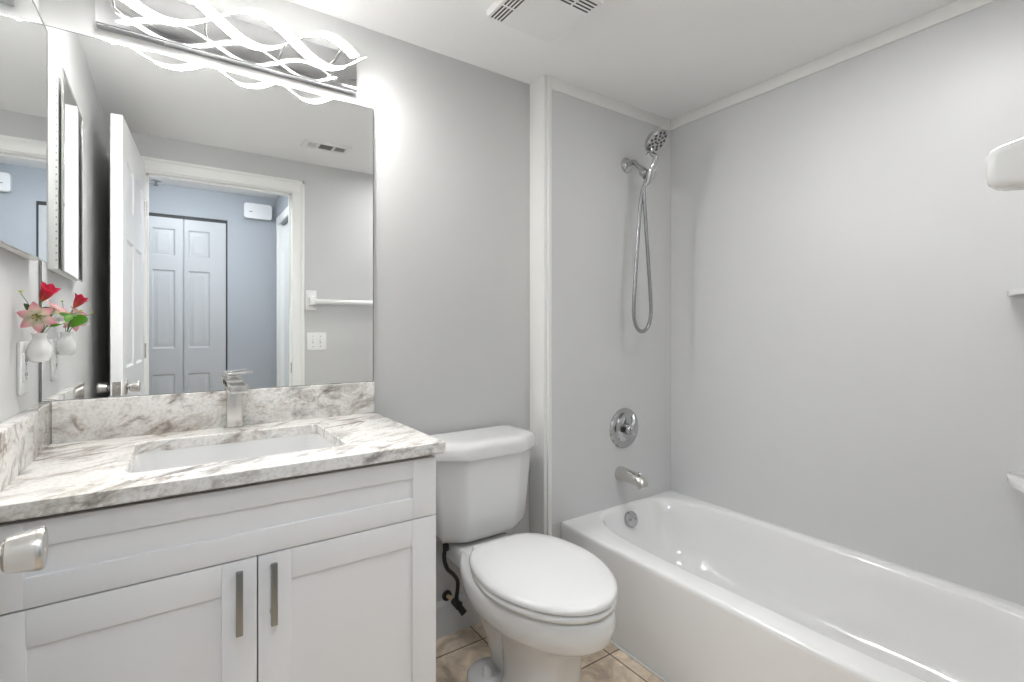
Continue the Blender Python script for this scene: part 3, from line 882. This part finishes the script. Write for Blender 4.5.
# faucet: square column with a flat open spout and a slab lever
FX, FY = 0.1475, 1.672
t = thing('faucet', 'square brushed nickel single lever faucet behind the basin', 'faucet', (FX, FY, KZ1))
bm = bm_new(); add_box(bm, FX - 0.025, FX + 0.025, FY - 0.021, FY + 0.021, KZ1, KZ1 + 0.006, bev=0.0015)
obj('base_plate', bm, M['nickel'], t)
bm = bm_new(); add_box(bm, FX - 0.020, FX + 0.020, FY - 0.018, FY + 0.018, KZ1 + 0.006, 1.022, bev=0.0015)
obj('column', bm, M['nickel'], t)
bm = bm_new()
add_box(bm, FX - 0.021, FX + 0.021, FY - 0.150, FY + 0.018, 1.006, 1.011, bev=0.001)
add_box(bm, FX - 0.021, FX - 0.0175, FY - 0.150, FY + 0.018, 1.010, 1.026, bev=0.001)
add_box(bm, FX + 0.0175, FX + 0.021, FY - 0.150, FY + 0.018, 1.010, 1.026, bev=0.001)
add_box(bm, FX - 0.021, FX + 0.021, FY - 0.025, FY + 0.018, 1.010, 1.030, bev=0.001)
add_box(bm, FX - 0.021, FX + 0.021, FY - 0.152, FY - 0.146, 1.006, 1.026, bev=0.001)
obj('spout', bm, M['nickel'], t)
bm = bm_new()
add_box(bm, FX - 0.018, FX + 0.018, FY - 0.016, FY + 0.016, 1.030, 1.046, bev=0.001)
add_box(bm, -0.019, 0.019, -0.022, 0.046, 0, 0.005, bev=0.001,
        mat=Matrix.Translation((FX, FY - 0.004, 1.046)) @ Matrix.Rotation(math.radians(-72), 4, 'Z') @ Matrix.Rotation(math.radians(4), 4, 'X'))
obj('lever', bm, M['nickel'], t)

# ------------------------------------------------------------------ big wall mirror
t = thing('wall_mirror', 'large frameless mirror above the vanity backsplash', 'mirror', (0.15, YB, 0.996))
bm = bm_new(); add_box(bm, -0.2775, 0.579, YB - 0.006, YB - 0.002, 0.9965, 1.955)
obj('mirror_glass', bm, M['mirror'], t)
bm = bm_new()
for d in ((-0.2795, -0.2775, YB - 0.0065, YB - 0.001, 0.996, 1.957), (0.579, 0.581, YB - 0.0065, YB - 0.001, 0.996, 1.957), (-0.2795, 0.581, YB - 0.0065, YB - 0.001, 1.955, 1.957), (-0.2795, 0.581, YB - 0.0065, YB - 0.001, 0.995, 0.9965)):
    add_box(bm, *d)
obj('mirror_edge', bm, M['mirroredge'], t)

# ------------------------------------------------------------------ vanity light
LX0, LX1, LZ0, LZ1, LYF = -0.170, 0.512, 1.985, 2.105, 1.680
t = thing('vanity_light', 'chrome vanity light with two interwoven glowing wave bands', 'vanity light', ((LX0 + LX1) / 2, YB, LZ0))
bm = bm_new(); add_box(bm, LX0, LX1, LYF, YB - 0.0005, LZ0, LZ1, bev=0.002)
obj('backplate', bm, M['chrome'], t)
ZB, AMP, YBAND = 2.036, 0.049, 1.578
CROSS = [-0.330, -0.132, 0.095, 0.295, 0.487, 0.680]       # where the two bands cross
SW = V((0.0100, -0.0120, 0.0022))                            # half width of the slanted band
def phase(x):
    for i in range(len(CROSS) - 1):
        if x <= CROSS[i + 1]: return i - 3 + (x - CROSS[i]) / (CROSS[i + 1] - CROSS[i])
    return 2
def band(sign, x0, x1):
    N = 140
    P = []
    for i in range(N + 1):
        x = x0 + (x1 - x0) * i / N
        P.append(V((x, YBAND, ZB + sign * AMP * math.sin(PI * phase(x)))))
    def strip(bm, ua, ub, t0, t1):
        rings = []
        for i in range(N + 1):
            tg = (P[min(i + 1, N)] - P[max(i - 1, 0)]).normalized()
            nr = tg.cross(SW).normalized()          # towards the lower face
            a, b = P[i] + SW * ua, P[i] + SW * ub
            rings.append([a + nr * t1, b + nr * t1, b + nr * t0, a + nr * t0])
        ring_loft(bm, rings, True, True)
    bm = bm_new(); strip(bm, -0.86, 0.86, 0.0, 0.0024)
    b = obj('light_band', bm, M['led'], t); b['label'] = 'glowing wavy light band'
    bm = bm_new(); strip(bm, -1.0, 1.0, -0.0022, 0.0)
    obj('band_back', bm, M['ledback'], b)['label'] = 'dimmer upper face of the band'
    for ua, ub in ((-1.0, -0.86), (0.86, 1.0)):
        bm = bm_new(); strip(bm, ua, ub, 0.0, 0.0030)
        obj('band_rim', bm, M['darknickel'], b)
band(1, -0.156, 0.476)
band(-1, -0.156, 0.498)
for px in (-0.132, 0.075, 0.270, 0.44):
    pz = ZB + AMP * math.sin(PI * phase(px)) * (1 if px < 0.4 else 1)
    bm = bm_new(); add_tube(bm, [(px, LYF, pz), (px, YBAND, pz)], 0.0035, 12)
    obj('post', bm, M['darknickel'], t)
bm = bm_new(); add_lathe(bm, [(0, 0), (0.004, 0), (0.003, 0.003), (0, 0.003)], (-0.02, 1.70, LZ0), (0, 0, -1), 12)
obj('screw', bm, M['nickel'], t)

# ------------------------------------------------------------------ medicine cabinet on the left wall
MY0, MY1, MZ0, MZ1 = 1.205, 1.6132, 1.339, 1.898
t = thing('medicine_cabinet', 'white medicine cabinet with a mirrored door on the left wall', 'medicine cabinet', (XL, (MY0 + MY1) / 2, MZ0))
bm = bm_new(); add_box(bm, XL + 0.0005, -0.2690, MY0, MY1, MZ0 + 0.004, MZ1 - 0.012, bev=0.001)
obj('cabinet_body', bm, M['trim'], t)
bm = bm_new()
add_box(bm, -0.2690, -0.2615, MY0 + 0.004, MY1 - 0.003, MZ0 + 0.006, MZ1 - 0.014, mi=0)
for k in range(26):
    z = MZ0 + 0.03 + k * 0.0195
    add_box(bm, -0.2664, -0.2642, MY1 - 0.0034, MY1 - 0.0024, z - 0.002, z + 0.002, mi=1)
obj('hinge_strip', bm, [M['whiteplastic'], M['grille']], t)['label'] = 'dotted white hinge strip along the cabinet edge'
rot = Matrix.Translation((-0.2590, MY0, 0)) @ Matrix.Rotation(math.radians(-1.0), 4, 'Z') @ Matrix.Translation((0.2590, -MY0, 0))
bm = bm_new(); add_box(bm, -0.2605, -0.2582, MY0 + 0.002, MY1 - 0.002, MZ0 + 0.002, MZ1 - 0.002, mat=rot)
md = obj('mirror_door', bm, M['mirror'], t)
bm = bm_new()
fw = 0.0035
for d in ((MY0, MY1, MZ0, MZ0 + fw), (MY0, MY1, MZ1 - fw, MZ1), (MY0, MY0 + fw, MZ0 + fw, MZ1 - fw), (MY1 - fw, MY1, MZ0 + fw, MZ1 - fw)):
    add_box(bm, -0.2615, -0.2570, *d, mat=rot)
obj('door_frame', bm, M['nickel'], md)

# ------------------------------------------------------------------ outlet, vase, flowers on the left wall
t = thing('wall_outlet', 'white outlet plate on the left wall behind the flower vase', 'outlet', (XL, 1.54, 1.03))
bm = bm_new(); add_box(bm, XL, XL + 0.006, 1.505, 1.575, 1.035, 1.152, bev=0.002)
obj('cover_plate', bm, M['whiteplastic'], t)
bm = bm_new(); add_box(bm, XL + 0.005, XL + 0.009, 1.522, 1.558, 1.060, 1.127, bev=0.002)
obj('socket_insert', bm, M['whiteplastic'], t)
bm = bm_new()
for z in (1.078, 1.110):
    for y in (1.534, 1.547):
        add_box(bm, XL + 0.0085, XL + 0.0095, y - 0.0012, y + 0.0012, z - 0.004, z + 0.004)
    add_box(bm, XL + 0.0085, XL + 0.0095, 1.539, 1.5425, z - 0.010, z - 0.007)
obj('slots', bm, M['dark'], t)

VX, VY = -0.2535, 1.545
t = thing('wall_vase', 'small white wall vase in front of the outlet plate', 'vase', (VX, VY, 1.104))
bm = bm_new()
add_lathe(bm, [(0, 1.106), (0.012, 1.105), (0.018, 1.109), (0.0222, 1.120), (0.0228, 1.130), (0.0205, 1.142), (0.0145, 1.153), (0.0125, 1.160), (0.013, 1.166), (0.0155, 1.171), (0.014, 1.1715), (0.0115, 1.166), (0.011, 1.158), (0, 1.150)], (VX, VY, 0), (0, 0, 1), 32)
obj('vase_body', bm, M['ceramic'], t, smooth=60)
bm = bm_new(); add_box(bm, XL + 0.009, VX - 0.019, VY - 0.008, VY + 0.008, 1.112, 1.134, bev=0.002)
obj('mount', bm, M['whiteplastic'], t)

MOUTH = V((VX, VY, 1.170))
def petal(bm, base, d, up, length, width, curl, lay, n=8, m_=4, mi=0):
    """curved petal: grows from base along d, bending towards -up by curl; width profile; stores 'along'."""
    d = V(d).normalized(); up = V(up); up = (up - d * up.dot(d)).normalized(); side = d.cross(up)
    grid = []
    for i in range(n + 1):
        u = i / n
        c = base + d * length * (u - 0.12 * curl * u * u) + up * length * (0.30 * math.sin(PI * u * 0.5) - curl * 0.55 * u * u)
        wd = width * (math.sin(PI * min(1, 0.12 + u * 0.88)) ** 0.75) * (0.55 + 0.6 * u if u < 0.6 else 0.91)
        row = []
        for j in range(-m_, m_ + 1):
            v = j / m_
            row.append((c + side * wd * v + up * (wd * 0.35 * v * v), u))
        grid.append(row)
    vs = []
    for row in grid:
        r = []
        for p, u in row:
            vv = bm.verts.new(p); vv[lay] = u; r.append(vv)
        vs.append(r)
    for i in range(n):
        for j in range(2 * m_):
            f = bm.faces.new((vs[i][j], vs[i][j + 1], vs[i + 1][j + 1], vs[i + 1][j])); f.material_index = mi

def solidify_bm(bm, th):
    bmesh.ops.solidify(bm, geom=list(bm.faces), thickness=th)

def flower(name, label, cat, c, axis, n, length, width, opening, curl, pmat, stamen=True, bend=V((0, 0, 0)), group=None):
    c = V(c); axis = V(axis).normalized()
    t = thing(name, label, cat, MOUTH, group)
    ref = V((0, 0, 1)) if abs(axis.z) < 0.9 else V((1, 0, 0))
    a = (ref - axis * ref.dot(axis)).normalized(); b = axis.cross(a)
    bm = bm_new(); lay = bm.verts.layers.float.new('along')
    for k in range(n):
        th = 2 * PI * k / n + 0.2 + random.uniform(-0.1, 0.1)
        rad = a * math.cos(th) + b * math.sin(th)
        d = (axis * math.cos(opening) + rad * math.sin(opening))
        petal(bm, c + rad * 0.001, d, axis * 0.9 + rad * -0.1, length * random.uniform(0.92, 1.08), width, curl, lay)
    solidify_bm(bm, 0.0006)
    obj('petals', bm, pmat, t, smooth=60)
    bm = bm_new()
    base = c - axis * 0.004
    add_tube(bm, spline([MOUTH + V((random.uniform(-.004, .004), random.uniform(-.004, .004), -0.012)), (MOUTH + base) / 2 + bend, base], 6), 0.0011, 8)
    add_lathe(bm, [(0.001, -0.006), (0.0032, -0.001), (0.002, 0.002), (0, 0.003)], c, axis, 10)
    obj('stem', bm, M['stem'], t, smooth=60)
    if stamen:
        bm = bm_new()
        for k in range(6):
            th = 2 * PI * k / 6
            rad = a * math.cos(th) + b * math.sin(th)
            tip = c + axis * length * 0.42 + rad * length * 0.16
            add_tube(bm, [c + axis * 0.002, tip], 0.0005, 6, mi=1)
            add_tube(bm, [tip - rad * 0.002, tip + rad * 0.002 + axis * 0.001], 0.0011, 6)
        obj('stamens', bm, [M['stamen'], M['bud']], t)
    return t

toc = (V((0, 0, 1.183)) - V((-0.247, 1.475, 1.21))).normalized()
flower('pink_lily', 'pink and white lily facing out, lowest bloom in the wall vase', 'flower', (-0.2465, 1.482, 1.208), toc + V((-0.1, 0, -0.05)), 6, 0.041, 0.0125, 1.15, 0.5, M['pinkpetal'])
flower('pink_lily', 'pale pink lily half hidden behind the front blooms of the wall vase', 'flower', (-0.236, 1.560, 1.214), (0.55, -0.15, 0.8), 6, 0.036, 0.011, 0.95, 0.4, M['pinkpetal'])
flower('crimson_lily', 'crimson lily standing highest in the wall vase', 'flower', (-0.243, 1.498, 1.243), (0.42, -0.30, 0.80), 6, 0.043, 0.0135, 0.72, 0.10, M['redpetal'], stamen=False)
flower('white_lily', 'small white bloom low on the right of the wall vase', 'flower', (-0.228, 1.520, 1.198), (0.75, -0.6, 0.25), 5, 0.024, 0.011, 0.7, 0.2, M['whitepetal'], stamen=False)

def leaf(label, base, tip, width, mat, name='flower_leaf', up=(0, 0, 1), group=None):
    t = thing(name, label, 'leaf', MOUTH, group)
    base, tip = V(base), V(tip)
    bm = bm_new(); lay = bm.verts.layers.float.new('along')
    petal(bm, base, tip - base, V(up), (tip - base).length, width, 0.3, lay)
    solidify_bm(bm, 0.0006)
    obj('leaf_blade', bm, mat, t, smooth=60)
    bm = bm_new()
    add_tube(bm, spline([MOUTH + V((0, 0, -0.010)), (MOUTH + base) / 2 + V((0, 0, 0.006)), base], 5), 0.001, 8)
    obj('leaf_stalk', bm, M['stem'], t)
leaf('broad bright green leaf on the right of the wall vase', (-0.238, 1.575, 1.186), (-0.205, 1.612, 1.212), 0.017, M['leaf'], up=(0.6, 0.6, 0.5))
leaf('dark green leaf on the left of the wall vase', (-0.262, 1.520, 1.205), (-0.270, 1.480, 1.232), 0.008, M['leafdark'])
leaf('dark green leaf under the crimson lily', (-0.245, 1.520, 1.215), (-0.228, 1.495, 1.226), 0.008, M['leafdark'])
leaf('bright green leaf between the blooms of the wall vase', (-0.243, 1.550, 1.205), (-0.222, 1.540, 1.226), 0.009, M['leaf'])
def bud(label, tip):
    t = thing('flower_bud', label, 'bud', MOUTH)
    tip = V(tip)
    bm = bm_new()
    add_tube(bm, spline([MOUTH + V((0, 0, -0.010)), (MOUTH + tip) / 2 + V((0, 0, 0.012)), tip], 6), 0.0006, 6)
    obj('bud_stem', bm, M['stem'], t)
    bm = bm_new(); lay = bm.verts.layers.float.new('along')
    for k in range(5):
        th = 2 * PI * k / 5
        petal(bm, tip, (math.cos(th), math.sin(th), 0.5), (0, 0, 1), 0.0085, 0.0026, 0.1, lay, 4, 2)
    solidify_bm(bm, 0.0005)
    obj('bud_head', bm, M['bud'], t)
bud('yellow green star bud on a thin stem, far left of the wall vase', (-0.272, 1.475, 1.258))
bud('yellow green star bud on a thin stem leaning out from the wall vase', (-0.190, 1.615, 1.222))

# ------------------------------------------------------------------ things on the door wall (seen in the mirror)
t = thing('light_switch', 'white double switch plate beside the doorway, seen in the mirror', 'light switch', (0.759, YF, 1.04))
bm = bm_new(); add_box(bm, 0.700, 0.818, YF, YF + 0.006, 1.040, 1.154, bev=0.003)
obj('cover_plate', bm, M['whiteplastic'], t)
for x in (0.736, 0.782):
    bm = bm_new(); add_box(bm, x - 0.005, x + 0.005, YF + 0.004, YF + 0.007, 1.084, 1.110, mi=1)
    add_box(bm, x - 0.0035, x + 0.0035, YF + 0.005, YF + 0.018, 1.096, 1.107, bev=0.001)
    obj('toggle', bm, [M['whiteplastic'], M['base']], t)
for x in (0.736, 0.782):
    for z in (1.064, 1.130):
        bm = bm_new(); add_lathe(bm, [(0, 0.005), (0.003, 0.005), (0.003, 0.0068), (0, 0.0068)], (x, YF, z), (0, 1, 0), 10)
        obj('screw', bm, M['nickel'], t)

t = thing('towel_bar', 'white ceramic towel bar above the switch, seen in the mirror', 'towel bar', (1.0, YF, 1.36))
for x in (0.724, 1.275):
    bm = bm_new()
    add_box(bm, x - 0.034, x + 0.034, YF, YF + 0.010, 1.296, 1.424, bev=0.004, seg=3)
    def pr(w_, z0, z1, y, r): return [V((px, YF + y, pz)) for px, pz in rrect(x - w_, x + w_, z0, z1, r)]
    ring_loft(bm, [pr(0.026, 1.306, 1.412, 0.009, 0.010), pr(0.022, 1.322, 1.392, 0.014, 0.010), pr(0.019, 1.325, 1.380, 0.022, 0.010), pr(0.018, 1.327, 1.377, 0.035, 0.010),
                   pr(0.0175, 1.329, 1.374, 0.050, 0.010), pr(0.0165, 1.331, 1.372, 0.056, 0.010), pr(0.014, 1.334, 1.369, 0.0595, 0.010), pr(0.009, 1.340, 1.363, 0.061, 0.006)])
    obj('post', bm, M['ceramic'], t)
bm = bm_new(); add_tube(bm, [(0.735, YF + 0.036, 1.352), (1.265, YF + 0.036, 1.352)], 0.0165, 20)
obj('bar', bm, M['ceramic'], t)

# ------------------------------------------------------------------ ceiling fittings
t = thing('exhaust_fan', 'square white exhaust fan cover with slots on the ceiling by the shower', 'exhaust fan', (0.99, 1.265, ZC))
FX0, FX1, FY0, FY1, FZ = 0.855, 1.130, 1.130, 1.405, 2.215
slots = [(0.868 + 0.0125 * k, 0.868 + 0.0125 * k + 0.0055, 1.235, 1.393) for k in range(4)]
slots2 = [(0.960, 1.117, 1.148 + 0.0145 * k, 1.148 + 0.0145 * k + 0.006) for k in range(4)]
bm = bm_new()
ring_loft(bm, [[V((*p, ZC)) for p in rrect(FX0, FX1, FY0, FY1, 0.010)], [V((*p, FZ + 0.003)) for p in rrect(FX0, FX1, FY0, FY1, 0.010)],
               [V((*p, FZ)) for p in rrect(FX0 + 0.003, FX1 - 0.003, FY0 + 0.003, FY1 - 0.003, 0.010)]])
obj('cover', bm, M['whiteplastic'], t)
bm = bm_new()
for s in slots + slots2: add_box(bm, *s, FZ - 0.0006, FZ + 0.002)
obj('slots', bm, M['dark'], t)['label'] = 'dark slots'
bm = bm_new(); add_box(bm, 0.867, 0.917, 1.314, 1.322, FZ - 0.0008, FZ + 0.001)
obj('slot_bridge', bm, M['whiteplastic'], t)
bm = bm_new(); add_box(bm, 1.045, 1.053, 1.148, 1.198, FZ - 0.0008, FZ + 0.001)
obj('slot_bridge', bm, M['whiteplastic'], t)

t = thing('ceiling_vent', 'small white ceiling register near the doorway, seen in the mirror', 'ceiling vent', (0.73, 0.457, ZC))
VX0, VX1, VY0, VY1 = 0.602, 0.858, 0.388, 0.522
bm = bm_new()
add_box(bm, VX0, VX1, VY0, VY0 + 0.025, ZC - 0.010, ZC, bev=0.003)
add_box(bm, VX0, VX1, VY1 - 0.025, VY1, ZC - 0.010, ZC, bev=0.003)
add_box(bm, VX0, VX0 + 0.022, VY0 + 0.02, VY1 - 0.02, ZC - 0.010, ZC, bev=0.003)
add_box(bm, VX1 - 0.022, VX1, VY0 + 0.02, VY1 - 0.02, ZC - 0.010, ZC, bev=0.003)
for x in (0.684, 0.768): add_box(bm, x - 0.005, x + 0.005, VY0 + 0.02, VY1 - 0.02, ZC - 0.009, ZC)
obj('vent_frame', bm, M['whiteplastic'], t)
bm = bm_new(); add_box(bm, VX0 + 0.02, VX1 - 0.02, VY0 + 0.02, VY1 - 0.02, ZC - 0.002, ZC - 0.0005)
obj('backing', bm, M['dark'], t)
for (xa, xb, tilt) in ((0.624, 0.679, 35), (0.773, 0.836, -35)):
    k = 0; n = 5
    for k in range(n):
        x = xa + (xb - xa) * (k + 0.5) / n
        bm = bm_new()
        add_box(bm, -0.0035, 0.0035, VY0 + 0.024, VY1 - 0.024, -0.0007, 0.0007, mat=Matrix.Translation((x, 0, ZC - 0.0055)) @ Matrix.Rotation(math.radians(tilt), 4, 'Y'))
        obj('slat', bm, M['whiteplastic'], t)
bm = bm_new()
for k in range(12):
    y = VY0 + 0.028 + k * 0.0068
    add_box(bm, 0.689, 0.763, y, y + 0.0030, ZC - 0.006, ZC - 0.003)
obj('mesh_panel', bm, M['grille'], t)
